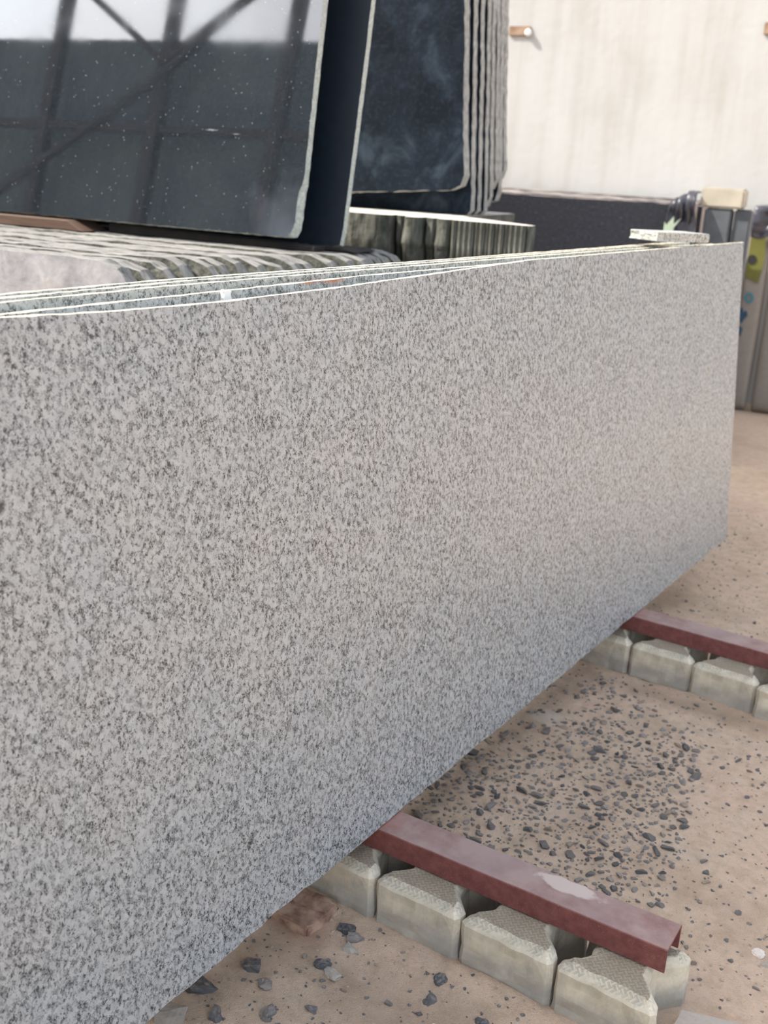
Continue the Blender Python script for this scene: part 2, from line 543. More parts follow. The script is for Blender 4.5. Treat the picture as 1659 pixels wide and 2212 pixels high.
g.color(g.ramp(g.noise(14, 4), [(0.3, (0.17, 0.10, 0.06)), (0.7, (0.36, 0.25, 0.17))]))
M['batten'] = g.m
g = NT('shed_sheet', 0.6)
g.color(g.ramp(g.noise(2, 3), [(0.3, (0.075, 0.095, 0.105)), (0.7, (0.12, 0.145, 0.15))]))
M['shed'] = g.m
g = NT('shed_steel', 0.6)
g.color(g.ramp(g.noise(3, 3), [(0.3, (0.035, 0.025, 0.022)), (0.7, (0.06, 0.042, 0.036))]))
M['shed_steel'] = g.m

# ------------------------------------------------------------------ ground
def graded(segs):
    out = [segs[0][0]]
    for a, b, s in segs:
        n = max(1, round((b - a) / s))
        out += [a + (b - a) * (i + 1) / n for i in range(n)]
    return out
gx = graded([(-30, -6, 3), (-6, -2.2, 0.3), (-2.2, -1.3, 0.05), (-1.3, 0.15, 0.011), (0.15, 2, 0.15), (2, 30, 3)])
gy = graded([(-30, -3, 3), (-3, 0.7, 0.2), (0.7, 3.4, 0.013), (3.4, 4.6, 0.03), (4.6, 9, 0.15), (9, 40, 3)])
def gz(x, y):
    z = 0.010 * noise.noise(Vector((x * 2.3, y * 2.3, 3.1))) + 0.004 * noise.noise(Vector((x * 9, y * 9, 1.1)))
    near = -1.4 < x < 0.3 and 0.6 < y < 3.6
    if near:
        z += 0.0030 * noise.noise(Vector((x * 34, y * 34, 7.1))) + 0.0016 * noise.noise(Vector((x * 80, y * 80, 2.1)))
        # sand banked against the feet of the block rows
        for yb in (1.545, 2.985):
            if x < -0.28:
                d = yb - y
                if -0.02 < d < 0.2:
                    z += 0.012 * math.exp(-(d / 0.05) ** 2) * (0.6 + 0.8 * noise.noise(Vector((x * 7, yb, 0))))
        # slight dip in front of the near row
        z -= 0.006 * math.exp(-((y - 1.42) / 0.06) ** 2)
    else:
        z -= 0.004
    if y > 5 or x < -1.6 or x > 1:
        z *= 0.5
    return z - 0.004
verts = [(x, y, gz(x, y)) for y in gy for x in gx]
nx = len(gx)
faces = [(j * nx + i, j * nx + i + 1, (j + 1) * nx + i + 1, (j + 1) * nx + i) for j in range(len(gy) - 1) for i in range(nx - 1)]
ground = link('floor', mesh('floor', verts, faces), M['sand'], smooth=True)
structure(ground, 'sandy pinkish beige yard ground with dark gravel pressed into it')

# --- stones
def stone_mesh(seed, flat=0.5):
    rnd = random.Random(seed)
    bm = bmesh.new()
    for _ in range(11):
        d = Vector((rnd.gauss(0, 1), rnd.gauss(0, 1), rnd.gauss(0, 1))).normalized()
        bm.verts.new((d.x * 0.5 * rnd.uniform(.85, 1.05), d.y * 0.40 * rnd.uniform(.85, 1.05), d.z * 0.5 * flat * rnd.uniform(.85, 1.05)))
    bmesh.ops.convex_hull(bm, input=list(bm.verts))
    for v in [v for v in bm.verts if not v.link_faces]:
        bm.verts.remove(v)
    return bm_mesh('stone', bm)
stone_lib = [stone_mesh(s) for s in range(100, 114)]
def lib(matname):
    out = []
    for me in stone_lib:
        m = me.copy()
        m.materials.append(M[matname])
        out.append(m)
    return out
L_dark, L_mid, L_sand = lib('pebble_dark'), lib('pebble'), lib('pebble_sandy')

def inpoly(x, y, P):
    c = False
    for i in range(len(P)):
        x1, y1 = P[i]
        x2, y2 = P[i - 1]
        if (y1 > y) != (y2 > y) and x < (x2 - x1) * (y - y1) / (y2 - y1) + x1:
            c = not c
    return c
patch = [(-1.22, 2.16), (-1.12, 2.62), (-1.10, 2.92), (-0.86, 2.86), (-0.66, 2.70), (-0.57, 2.38), (-0.50, 1.98), (-0.62, 1.86), (-1.12, 1.93)]
def density(x, y):
    if 1.54 < y < 1.79 and x < -0.32:
        return 0
    if 2.98 < y < 3.28 and x < -0.3:
        return 0
    if x < -1.35:
        return 0
    if inpoly(x, y, patch):
        d = 1.0 if y < 2.62 else 0.42
        if x < -1.02 and 2.30 < y < 2.75:
            d *= 0.3
        return d * (0.55 + 0.9 * max(0, 0.5 + noise.noise(Vector((x * 5, y * 5, 9)))))
    # thinning rim of the patch
    cx, cy = -0.82, 2.35
    r = math.hypot((x - cx) / 0.62, (y - cy) / 0.75)
    return max(0.025 if y > 1.54 else 0.09, 0.20 * math.exp(-max(0, r - 0.8) * 4))
rnd = random.Random(5)
placed = []
cands = []
tries = 0
while len(placed) < 300 and tries < 60000:
    tries += 1
    x, y = rnd.uniform(-1.3, -0.1), rnd.uniform(1.0, 3.6)
    d = density(x, y)
    if rnd.random() > d:
        continue
    inner = inpoly(x, y, patch)
    s = rnd.uniform(0.017, 0.032) if inner else rnd.uniform(0.010, 0.022)
    if inner and rnd.random() < 0.16:
        s = rnd.uniform(0.030, 0.042)
    if not inner and y < 1.54:
        s = rnd.uniform(0.014, 0.030)
    if any((x - a) ** 2 + (y - b) ** 2 < (0.38 * (s + c)) ** 2 for a, b, c in placed):
        continue
    placed.append((x, y, s))
    L = L_dark if (inner and rnd.random() < 0.5) else (L_mid if rnd.random() < 0.75 else L_sand)
    o = bpy.data.objects.new('stone', rnd.choice(L))
    COL.objects.link(o)
    o.parent = ground
    k = rnd.uniform(0.75, 1.3)
    o.scale = (s * 1.1 * k, s * 1.05 / k, s * rnd.uniform(0.8, 1.15))
    o.rotation_euler = (rnd.uniform(-.25, .25), rnd.uniform(-.25, .25), rnd.gauss(math.radians(30), 0.9))
    o.location = (x, y, gz(x, y) + s * rnd.uniform(0.0, 0.16))
# the rest of the gravel, joined
def scatter(name, count, mat, box, smin, smax, dens, seed):
    rnd = random.Random(seed)
    V_, F_ = [], []
    libm = [([tuple(v.co) for v in me.vertices], [tuple(p.vertices) for p in me.polygons]) for me in stone_lib]
    k = 0
    tries = 0
    while k < count and tries < count * 60:
        tries += 1
        x, y = rnd.uniform(box[0], box[1]), rnd.uniform(box[2], box[3])
        if rnd.random() > dens(x, y):
            continue
        s = smin + (smax - smin) * rnd.random() ** 2
        if smax > 0.015 and any((x - a) ** 2 + (y - b) ** 2 < (0.40 * (s + c_)) ** 2 for a, b, c_ in placed):
            continue
        if smax > 0.015:
            placed.append((x, y, s))
        vs_, fs_ = rnd.choice(libm)
        m = Matrix.Translation((x, y, gz(x, y) + s * rnd.uniform(-0.02, 0.16))) @ Matrix.Rotation(rnd.gauss(0.35, .8), 4, 'Z') @ Matrix.Rotation(rnd.uniform(-.3, .3), 4, 'X') @ Matrix.Scale(s, 4)
        b = len(V_)
        V_ += [tuple(m @ Vector(v)) for v in vs_]
        F_ += [tuple(b + i for i in f) for f in fs_]
        k += 1
    o = link(name, mesh(name, V_, F_), mat, parent=ground)
    o['kind'] = 'stuff'
    return o
def off_rows(x, y):
    return not ((1.55 < y < 1.78 and x < -0.32) or (2.99 < y < 3.26 and x < -0.3) or x < -1.36)
scatter('far_gravel', 110, M['pebble'], (-1.3, -0.4, 3.4, 5.0), 0.012, 0.026, lambda x, y: 0.9, 33)
scatter('gravel_patch', 480, M['pebble'], (-1.25, -0.5, 1.85, 2.95), 0.014, 0.029, lambda x, y: density(x, y) * inpoly(x, y, patch), 31)
scatter('gravel', 1500, M['pebble'], (-1.3, 0.0, 0.95, 4.6), 0.007, 0.017, lambda x, y: (density(x, y) * 0.9 + 0.03) * off_rows(x, y), 11)
scatter('grit', 3000, M['pebble_sandy'], (-1.3, 0.0, 0.95, 4.8), 0.004, 0.011, lambda x, y: 0.8 * off_rows(x, y), 12)
scatter('dark_grit', 1100, M['pebble_dark'], (-1.3, 0.0, 0.95, 5.2), 0.004, 0.010, lambda x, y: (0.12 + 0.6 * (y < 1.54) + 0.3 * inpoly(x, y, patch)) * off_rows(x, y), 13)

# ------------------------------------------------------------------ far wall
def wall_slab(name, u0, u1, v0, v1, z0, z1, mat):
    bm = bmesh.new()
    box_bm(bm, 0, u1 - u0, 0, v1 - v0, 0, z1 - z0)
    return link(name, bm_mesh(name, bm), mat, mtx=frame(uv(u0, v0, z0), U, V, Z))
structure(wall_slab('wall_back', -9, 4.5, 7.95, 8.2, -0.05, 6.0, M['wall']), 'tall whitewashed wall with faint brown vertical runs behind the yard')
def batten(u, z, w, h, label, highlight_ball):
    e = empty('wall_batten', None, frame(uv(u, 7.95, z), U, V, Z))
    tag(e, label, 'wood block')
    bm = bmesh.new()
    box_bm(bm, -w / 2, w / 2, -0.018, 0.01, -h / 2, h / 2, 0.004)
    link('wood_block', bm_mesh('wood_block', bm), M['batten'], parent=e)
    if highlight_ball:  # white ball modelled in place of a bright highlight spot
        bm = bmesh.new()
        bmesh.ops.create_uvsphere(bm, u_segments=14, v_segments=10, radius=0.024)
        for v in bm.verts:
            v.co += Vector((w / 2 - 0.012, -0.025, -0.012))
        link('highlight_ball', bm_mesh('highlight_ball', bm), M['foam'], parent=e, smooth=True)
batten(-2.66, 2.440, 0.16, 0.062, 'brown wooden block in the white wall beside the tall dark slabs', True)
batten(-0.945, 2.462, 0.08, 0.075, 'brown wooden block in the white wall at the right edge', False)

# ------------------------------------------------------------------ shed behind the photographer (seen mirrored in the polished slab)
e = empty('wall_front', None, frame(uv(-13, -4.05, 0), U, V, Z))
structure(e)
bm = bmesh.new()
x = 0.0
prof = []
while x < 12.5:
    prof += [(x, 0.0), (x + 0.12, 0.0), (x + 0.15, 0.010), (x + 0.22, 0.010)]
    x += 0.25
vv = [(p[0], p[1], z) for z in (0, 5.22) for p in prof]
n = len(prof)
ff = [(i, i + 1, n + i + 1, n + i) for i in range(n - 1)]
me = mesh('sheeting', vv, ff)
sh = link('sheet_cladding', me, M['shed'], parent=e)
md = sh.modifiers.new('thick', 'SOLIDIFY')
md.thickness = 0.012
fr = empty('shed_truss', None, frame(uv(-13, -3.75, 0), U, V, Z))
tag(fr, 'dark steel shed frame with posts and diagonal braces mirrored in the polished black slab', 'steel frame')
def bar(name, a, b, w, parent):
    a, b = Vector(a), Vector(b)
    bm = bmesh.new()
    L = (b - a).length
    box_bm(bm, -w / 2, w / 2, -w / 2, w / 2, 0, L)
    o = link(name, bm_mesh(name, bm), M['shed_steel'], parent=parent)
    o.matrix_local = Matrix.Translation(a) @ (b - a).to_track_quat('Z', 'Y').to_matrix().to_4x4()
    return o
posts = [1.9, 3.5, 5.1, 6.72, 8.3, 9.9, 11.5]
for p in posts:
    bar('post', (p, 0, 0), (p, 0, 7.6), 0.14, fr)
for z, w in ((4.05, 0.09), (7.55, 0.16)):
    bar('chord', (1.5, 0.0, z), (12, 0.0, z), w, fr)
for a, b in zip(posts[:-1], posts[1:]):
    pass
bar('brace', (2.2, .05, 2.65), (5.1, .05, 4.65), 0.08, fr)
bar('brace', (5.1, .05, 4.65), (6.72, .05, 6.2), 0.08, fr)
bar('brace', (3.5, .05, 5.85), (5.1, .05, 4.82), 0.08, fr)
bar('brace', (5.1, .05, 4.82), (8.3, .05, 7.2), 0.08, fr)
bar('brace', (6.72, .05, 6.6), (8.3, .05, 5.2), 0.08, fr)

# ------------------------------------------------------------------ paving blocks carrying the beams
def paver_mesh(seed, chip=0.0):
    rnd = random.Random(seed)
    W, D, H, CH, CW = 0.197, 0.195, 0.112, 0.013, 0.022
    ins = 0.038
    half = [(0.010, 0.0), (0.0, 0.010), (0.0, 0.030), (ins * 0.55, 0.052), (ins, 0.075), (ins, 0.120), (ins * 0.55, 0.143), (0.0, 0.165), (0.0, 0.185), (0.010, D)]
    right = [(W - x, y) for x, y in half]
    outline = right + [(x, y) for x, y in reversed(half)]     # counter-clockwise from front right
    base = refine(outline, 0.012)
    n = len(base)
    cx, cy = W / 2, D / 2
    nor = []
    for i in range(n):
        p, q = base[i - 2], base[(i + 2) % n]
        d = Vector((q[0] - p[0], q[1] - p[1])).normalized()
        nor.append(Vector((d.y, -d.x)))
    rings = [(0.0, 0.0), (0.02, 0.0), (0.045, 0.0), (0.075, 0.0), (H - CH - 0.003, 0.0), (H - CH + 0.002, 0.004), (H - CH * 0.5, CW * 0.5), (H - 0.001, CW * 0.93), (H, CW * 1.15)]
    verts, faces = [], []
    for (z, ins_) in rings:
        for i, (x, y, e) in enumerate(base):
            a = noise.noise(Vector((x * 30 + seed * 5, y * 30, z * 30))) * 0.0045 + noise.noise(Vector((x * 90 + seed * 5, y * 90, z * 90))) * 0.0012
            if chip and z > 0.05:
                a -= chip * max(0, noise.noise(Vector((x * 16 + seed * 3, y * 16, z * 9))) - 0.15)
            s = ins_ * (0.55 if 0.04 < y < 0.155 else 1.0)
            verts.append((x + nor[i].x * (a - s), y + nor[i].y * (a - s), z + noise.noise(Vector((x * 20, y * 20, seed))) * 0.001))
    for r in range(len(rings) - 1):
        for i in range(n):
            j = (i + 1) % n
            faces.append((r * n + i, r * n + j, (r + 1) * n + j, (r + 1) * n + i))
    faces.append(tuple(reversed(range(n))))
    faces.append(tuple(range((len(rings) - 1) * n, len(rings) * n)))
    return mesh('paving_block', verts, faces)
near_lab = {-0.369: None}
def paver(x, y, rot, label, seed, chip=0.004, z=-0.004, mtx=None):
    o = link('paving_block', paver_mesh(seed, chip), M['paver'])
    o.matrix_world = mtx or (Matrix.Translation((x, y, z)) @ Matrix.Rotation(math.radians(rot), 4, 'Z'))
    return tag(o, label, 'paving block', 'concrete paving blocks under the steel beams')
near = [(-0.574, 'cracked end block under the open end of the near red beam'),
        (-0.776, 'concrete paving block, second from the open end of the near red beam'),
        (-0.978, 'concrete paving block, third from the open end of the near red beam'),
        (-1.180, 'concrete paving block half hidden under the granite at the near beam'),
        (-1.382, 'concrete paving block, first one fully behind the granite on the near row'),
        (-1.584, 'concrete paving block, second one behind the granite on the near row'),
        (-1.786, 'concrete paving block, last one behind the granite on the near row')]
for i, (x, lab) in enumerate(near):
    paver(x, 1.562, -1.0 if i == 0 else 0.4 * ((i % 3) - 1), lab, 20 + i, 0.016 if i == 0 else 0.007, z=-0.004 if i < 4 else -0.010)
far = [(-0.593 + 0.004, 2.975, -3.5, 'tilted dirty paving block at the right of the far row, by a dark gap'),
       (-0.790, 3.000, -1.5, 'pale topped paving block in the middle of the far row'),
       (-0.990, 3.010, 0, 'paving block of the far row beside the granite slab edge'),
       (-1.192, 3.010, 0, 'paving block of the far row half under the granite slab'),
       (-1.394, 3.010, 0, 'paving block of the far row, first one behind the granite'),
       (-1.596, 3.010, 0, 'paving block of the far row, second one behind the granite'),
       (-1.798, 3.010, 0, 'paving block of the far row, last one behind the granite')]
for i, (x, y, r, lab) in enumerate(far):
    paver(x, y, r, lab, 40 + i, 0.012)
paver(-0.375, 3.03, 4, 'paving block past the dark gap on the far row, at the right edge', 55, 0.02)
# third hidden row so that the stack is carried along its length
for i in range(4):
    paver(-1.10 - 0.202 * (i + 1), 0.35, 0, '%s paving block under the near end of the granite, hidden behind it' % ('first', 'second', 'third', 'fourth')[i], 60 + i)

# ------------------------------------------------------------------ inverted steel channels on the blocks
def channel(name, x0, x1, y0, z0, rot, tilt, label, mat='red_steel_plain'):
    w, h, t = 0.086, 0.052, 0.0055
    L = x1 - x0
    r = 0.005
    outer = [(-w / 2, 0)]
    for k in range(5):
        a = math.pi - k * math.pi / 8
        outer.append((-w / 2 + r + r * math.cos(a), h - r + r * math.sin(a)))
    for k in range(5):
        a = math.pi / 2 - k * math.pi / 8
        outer.append((w / 2 - r + r * math.cos(a), h - r + r * math.sin(a)))
    outer += [(w / 2, 0), (w / 2 - t, 0), (w / 2 - t, h - t), (-w / 2 + t, h - t), (-w / 2 + t, 0)]
    n = len(outer)
    S = 60
    V_, F_ = [], []
    for s in range(S + 1):
        x = x0 + L * s / S
        for i, (y, z) in enumerate(outer):
            d = 0.0006 * noise.noise(Vector((x * 18, y * 60, z * 60)))
            dx = 0.0015 * noise.noise(Vector((y * 90, z * 90, s))) if s in (0, S) else 0
            V_.append((x + dx, y + d, z + d))
    for s in range(S):
        for i in range(n):
            j = (i + 1) % n
            F_.append((s * n + i, s * n + j, (s + 1) * n + j, (s + 1) * n + i))
    o = link(name, mesh(name, V_, F_), M[mat])
    # end caps as ngons
    bm = bmesh.new()
    bm.from_mesh(o.data)
    bm.verts.ensure_lookup_table()
    bm.faces.new([bm.verts[i] for i in range(n)])
    bm.faces.new([bm.verts[S * n + i] for i in reversed(range(n))])
    bmesh.ops.recalc_face_normals(bm, faces=bm.faces)
    bm.to_mesh(o.data)
    bm.free()
    o.matrix_world = Matrix.Translation((-1.0, y0, z0)) @ Matrix.Rotation(math.radians(rot), 4, 'Z') @ Matrix.Rotation(math.radians(-tilt), 4, 'Y')
    return tag(o, label, 'steel beam')
BZ = 0.109
channel('steel_channel', -0.95, 0.602, 1.678, BZ + 0.001, 1.6, 0.30, 'near red primed steel channel with dusty top and open end', 'red_steel')
channel('steel_channel', -0.95, 1.0, 3.135, BZ, 0.6, 0.1, 'far red primed steel channel running out of the right edge')
channel('steel_channel', -0.95, 0.0, 0.45, BZ, 0, 0, 'red steel channel hidden under the near end of the granite slabs')

# ------------------------------------------------------------------ granite slabs leaning on each other
LEAN = math.radians(5.587)
Yd = Vector((0, 1, 0))
upv = Vector((-math.sin(LEAN), 0, math.cos(LEAN)))
nf = Vector((math.cos(LEAN), 0, math.sin(LEAN)))
def granite_slab(off, y0, y1, top, t, mats, label, seed, bot_amp=0.002, yz_bottom=0.0, group='leaning granite slabs'):
    """off: distance of the front face behind the first slab's face; top: list of (y, height along the slab)"""
    cosl = math.cos(LEAN)
    org = Vector((-1.0205, 0, 0.1632)) - nf * (off + t)
    dz = 0.1632 - org.z
    org = org + upv * (dz / cosl + yz_bottom)
    pts = [(y0, 0.0), (y1 - 0.006, 0.0), (y1, top[-1][1] * 0.5)]
    pts += [(y, h - (dz / cosl)) for y, h in reversed(top)]
    # lower edge chipped
    me = slab_mesh('granite_sheet', pts, t, step=0.022, amp=0.0006, coarse=0.0, rows=3, seed=seed, edge_amp={0: bot_amp, 1: 0.0008}, bevel=0.0008)
    for v in me.vertices:
        if v.co.y < 0.02:
            v.co.y += 0.006 * (noise.noise(Vector((v.co.x * 4.2, 0, seed))) + 0.5 * noise.noise(Vector((v.co.x * 23, 0, seed)))) * (1 if seed == 1 else 0.2)
            if v.co.y < 0:
                v.co.y = 0
    o = link('granite_sheet', me, mats, mtx=frame(org, Yd, upv, nf))
    return tag(o, label, 'stone slab', group)
cl = math.cos(LEAN)
def H(z):
    return (z - 0.1632) / cl
gm = [M['granite'], M['granite_edge'], M['granite']]
granite_slab(0.0, -0.1, 4.085, [(-0.1, H(1.294)), (0.85, H(1.2905)), (1.04, H(1.283)), (1.25, H(1.2802)), (1.55, H(1.283)), (2.34, H(1.2995)), (3.3, H(1.296)), (4.080, H(1.2915))],
             0.018, gm, 'front speckled light grey granite slab, largest thing in view', 1)
gm2 = [M['granite_rust'], M['granite_edge'], M['granite_rust']]
granite_slab(0.046, -0.15, 3.90, [(-0.15, H(1.292)), (0.891, H(1.290)), (1.341, H(1.293)), (1.743, H(1.296)), (3.06, H(1.290)), (3.60, H(1.291)), (3.898, H(1.290))],
             0.020, gm2, 'second granite slab, with an orange rust stain below its top edge', 2)
gm3 = [M['granite_b'], M['granite_edge'], M['granite_b']]
granite_slab(0.085, -0.12, 3.99, [(-0.12, H(1.302)), (0.92, H(1.3025)), (1.26, H(1.3055)), (1.79, H(1.304)), (2.95, H(1.300)), (3.985, H(1.290))],
             0.018, gm3, 'third granite slab, its face showing as a strip above the rusty one', 3)
granite_slab(0.107, -0.2, 3.80, [(-0.2, H(1.306)), (0.92, H(1.3065)), (1.26, H(1.3095)), (1.79, H(1.3075)), (3.795, H(1.302))],
             0.018, gm3, 'fourth granite slab, a bright edge close behind the third', 4)
granite_slab(0.129, -0.2, 3.70, [(-0.2, H(1.3095)), (0.93, H(1.3100)), (1.27, H(1.3125)), (1.80, H(1.310)), (3.695, H(1.304))],
             0.018, gm3, 'fifth and rearmost granite slab, its bright edge against the dark stacks', 5)
# added unseen bundle leaning the other way, keeps sun from leaking under the granite
for q in range(2):
    sgn_up = Vector((math.sin(LEAN), 0, math.cos(LEAN)))
    nb = Vector((-math.cos(LEAN), 0, math.sin(LEAN)))
    me = slab_mesh('granite_sheet', [(-1.05, 0), (4.0, 0), (4.0, 1.03), (-1.05, 1.03)], 0.018, step=0.05, amp=0.0006, rows=2, seed=300 + q)
    o = link('granite_sheet', me, gm3, mtx=frame(Vector((-1.56 - 0.024 * q, 3.9, 0.1640)), -Yd, sgn_up, nb))
    tag(o, '%s granite slab of the added unseen bundle that blocks the sun' % ('inner', 'outer')[q], 'stone slab', 'added sun-blocking slabs behind the rack')
for q, yy in enumerate((1.0, 3.4)):
    af = empty('slab_rack', (-1.36, yy, 0.1640))
    tag(af, 'steel A-shaped rack between the granite and the added bundle, %s one, hidden behind the slabs' % ('nearer', 'farther')[q], 'rack')
    for sx_ in (-1, 1):
        bm = bmesh.new()
        box_bm(bm, -0.02, 0.02, -0.02, 0.02, 0, 1.0)
        lg = link('leg', bm_mesh('leg', bm), M['red_steel'], parent=af)
        lg.matrix_local = Matrix.Translation((sx_ * 0.13, 0, 0.002)) @ Matrix.Rotation(-sx_ * math.radians(5.0), 4, 'Y')
# white foam spacer wedged between the first two slabs
fm = slab_mesh('foam_spacer', [(0, 0), (0.019, 0.001), (0.020, 0.066), (0.001, 0.068)], 0.009, step=0.006, amp=0.0012, rows=4, seed=9)
o = link('foam_spacer', fm, M['foam'], mtx=frame(Vector((-1.0205, 1.298, 0.1632)) - nf * 0.0455 + upv * 1.069, Yd, upv, nf))
tag(o, 'small white foam spacer wedged between the two front granite slabs', 'spacer')
# granite offcut lying across the tops at the far end
bm = bmesh.new()
box_bm(bm, 0, 0.27, 0, 0.11, 0, 0.028, 0.0015)
bmesh.ops.subdivide_edges(bm, edges=bm.edges, cuts=3, use_grid_fill=True)
for v in bm.verts:
    v.co += Vector((noise.noise(v.co * 60), noise.noise(v.co * 60 + Vector((5, 0, 0))), 0)) * 0.004
o = link('granite_offcut', bm_mesh('granite_offcut', bm), M['granite_b'])
o.matrix_world = frame(Vector((-1.185, 3.315, 1.3095)), (0.30, 0.95, -0.035), (-0.95, 0.30, 0.03), (0.0, 0.03, 1))
tag(o, 'pale granite offcut lying across the slab tops at the far end', 'stone offcut')

# ------------------------------------------------------------------ weathered grey stack with the brown timber on it
ordn = ['first', 'second', 'third', 'fourth', 'fifth', 'sixth', 'seventh', 'eighth', 'ninth', 'tenth', 'eleventh', 'twelfth', 'thirteenth', 'fourteenth', 'fifteenth', 'sixteenth', 'seventeenth', 'eighteenth', 'nineteenth', 'twentieth', 'twenty-first', 'twenty-second']
rnd = random.Random(21)
v = 2.48
i = 0
gmat = [M['grey_face'], M['grey_edge'], M['grey_face']]
while v < 3.62:
    t = rnd.uniform(0.040, 0.058) if i else 0.05
    f = (v - 2.48) / (3.25 - 2.48)
    ue = -1.955 + 0.33 * min(f, 1.1) + (rnd.uniform(-0.018, 0.018) if i else 0)
    zt = 1.193 + (rnd.uniform(-0.007, 0.004) if i else 0)
    if v > 3.16:
        zt = 1.197
    cutx = rnd.uniform(0.05, 0.10)
    L = ue + 4.1
    pts = [(0, 0), (L - 0.02, 0), (L + 0.02, 0.55), (L + 0.045, zt - 0.075), (L - 0.005, zt - 0.018), (L - cutx, zt), (0, zt)]
    me = slab_mesh('grey_stone_sheet', pts, t, step=0.024, amp=0.0035, coarse=0.007 if i else 0.003, rows=3, seed=30 + i, freq=9, edge_amp={5: 0.0012, 4: 0.003}, bevel=0.004)
    for q in me.vertices:         # keep tops level enough to carry the timber
        if q.co.y > zt:
            q.co.y = zt
    o = link('grey_stone_sheet', me, gmat if i == 0 else [M['olive'], M['grey_edge'], M['olive']], mtx=frame(uv(-4.1, v + t, 0), U, Z, -V))  # faces behind the first are darkened to paint shadow lines between slabs
    if i == 0:
        lab = 'foremost rough slab of the low grey stack, showing its pale weathered face'
    else:
        lab = '%s rough grey slab behind the pale foremost one of the low stack' % ordn[i - 1]
    tag(o, lab, 'stone slab', 'rough slabs of the low grey stack')
    v += t + rnd.uniform(0.008, 0.020)
    i += 1

# timber bearers
bm = bmesh.new()
def wedge(pts_front, depth, name, mat, org, label, cat, bev=0.0):
    n = len(pts_front)
    V_ = [(x, 0, z) for x, z in pts_front] + [(x, depth, z) for x, z in pts_front]
    F_ = [tuple(range(n)), tuple(reversed(range(n, 2 * n)))] + [(i, n + i, n + (i + 1) % n, (i + 1) % n) for i in range(n)]
    me = mesh(name, V_, F_)
    bm = bmesh.new()
    bm.from_mesh(me)
    bmesh.ops.recalc_face_normals(bm, faces=bm.faces)
    if bev:
        bmesh.ops.bevel(bm, geom=list(bm.edges), offset=bev, segments=1, affect='EDGES')
    bm.to_mesh(me)
    bm.free()
    o = link(name, me, mat, mtx=frame(org, U, V, Z))
    return tag(o, label, cat)
bm.free()
zb = 1.198
wedge([(0, 0), (1.385, 0), (1.31, 0.035), (0, 0.035)], 0.14, 'timber_bearer', M['timber'], uv(-4.05, 3.178, zb), 'brown timber bearer with an end slanted like a shadow edge under the polished black slab', 'timber', 0.002)  # end cut on a slant in place of a shadow crossing the timber
wedge([(0, 0), (0.86, 0), (0.86, 0.016), (0, 0.033)], 0.08, 'timber_bearer', M['timber_shade'], uv(-2.61, 3.256, zb), 'bearer coloured as shade under the right half of the polished black slab', 'timber', 0.002)  # stands for the shadowed part of the brown timber
wedge([(0, 0), (1.96, 0), (1.92, 0.0088), (0, 0.0088)], 0.17, 'timber_bearer', M['timber_shade'], uv(-3.60, 3.345, zb), 'thin shade-coloured bearer with a worn tip under the second black slab', 'timber', 0.002)

# ------------------------------------------------------------------ black slabs leaning on the bearers
def black_slab(u_end, v0, z0, lean, pts, t, mats, label, seed, edge_amp=None, rows=4):
    l = math.radians(lean)
    up_ = (Z * math.cos(l) + V * math.sin(l))
    nn = (-V * math.cos(l) + Z * math.sin(l))
    org = uv(-3.55, v0, z0) - nn * t
    me = slab_mesh('black_stone_sheet', pts, t, step=0.02, amp=0.0012, coarse=0.0, rows=rows, seed=seed, edge_amp=edge_amp, bevel=0.001)
    o = link('black_stone_sheet', me, mats, mtx=frame(org, U, up_, nn))
    return tag(o, label, 'stone slab', 'black slabs on the timber bearers')
# first slab: local x 0 at u=-3.55, right end at u=-1.80
e1 = 1.745
pts1 = [(-0.7, 0), (e1 - 0.05, 0.0), (e1 - 0.012, 0.004), (e1, 0.03), (e1 + 0.006, 0.13), (e1 + 0.010, 0.175), (e1 + 0.012, 1.29), (-0.7, 1.29)]
o1 = black_slab(-1.8, 3.222, 1.2405, 9.2, pts1, 0.034, [M['black_polished'], M['pale_edge'], M['black_dull']], 'polished black slab mirroring the shed frame, leaning in front', 71, {2: 0.003, 3: 0.0035, 4: 0.003, 5: 0.0008})
# broken lower corner: the arris is spalled so more pale stone shows
for v_ in o1.data.vertices:
    if v_.co.z > 0.020 and v_.co.x > e1 - 0.03 and v_.co.y < 0.19:
        k = min(1, (0.19 - v_.co.y) / 0.05)
        v_.co.x -= (0.012 + 0.006 * noise.noise(Vector((v_.co.y * 40, 0, 3)))) * k
e2 = 1.846
pts2 = [(-0.6, 0), (e2 - 0.035, 0.0), (e2 - 0.004, 0.006), (e2 + 0.002, 0.05), (e2 + 0.006, 0.6), (e2 + 0.004, 1.33), (-0.6, 1.33)]
black_slab(-1.7, 3.36, 1.213, 10.4, pts2, 0.030, [M['black_dull'], M['pale_edge'], M['black_dull']], 'second black slab, a dark strip with pale edge behind the polished one', 72, {1: 0.0015, 2: 0.001, 3: 0.0008, 4: 0.0008})

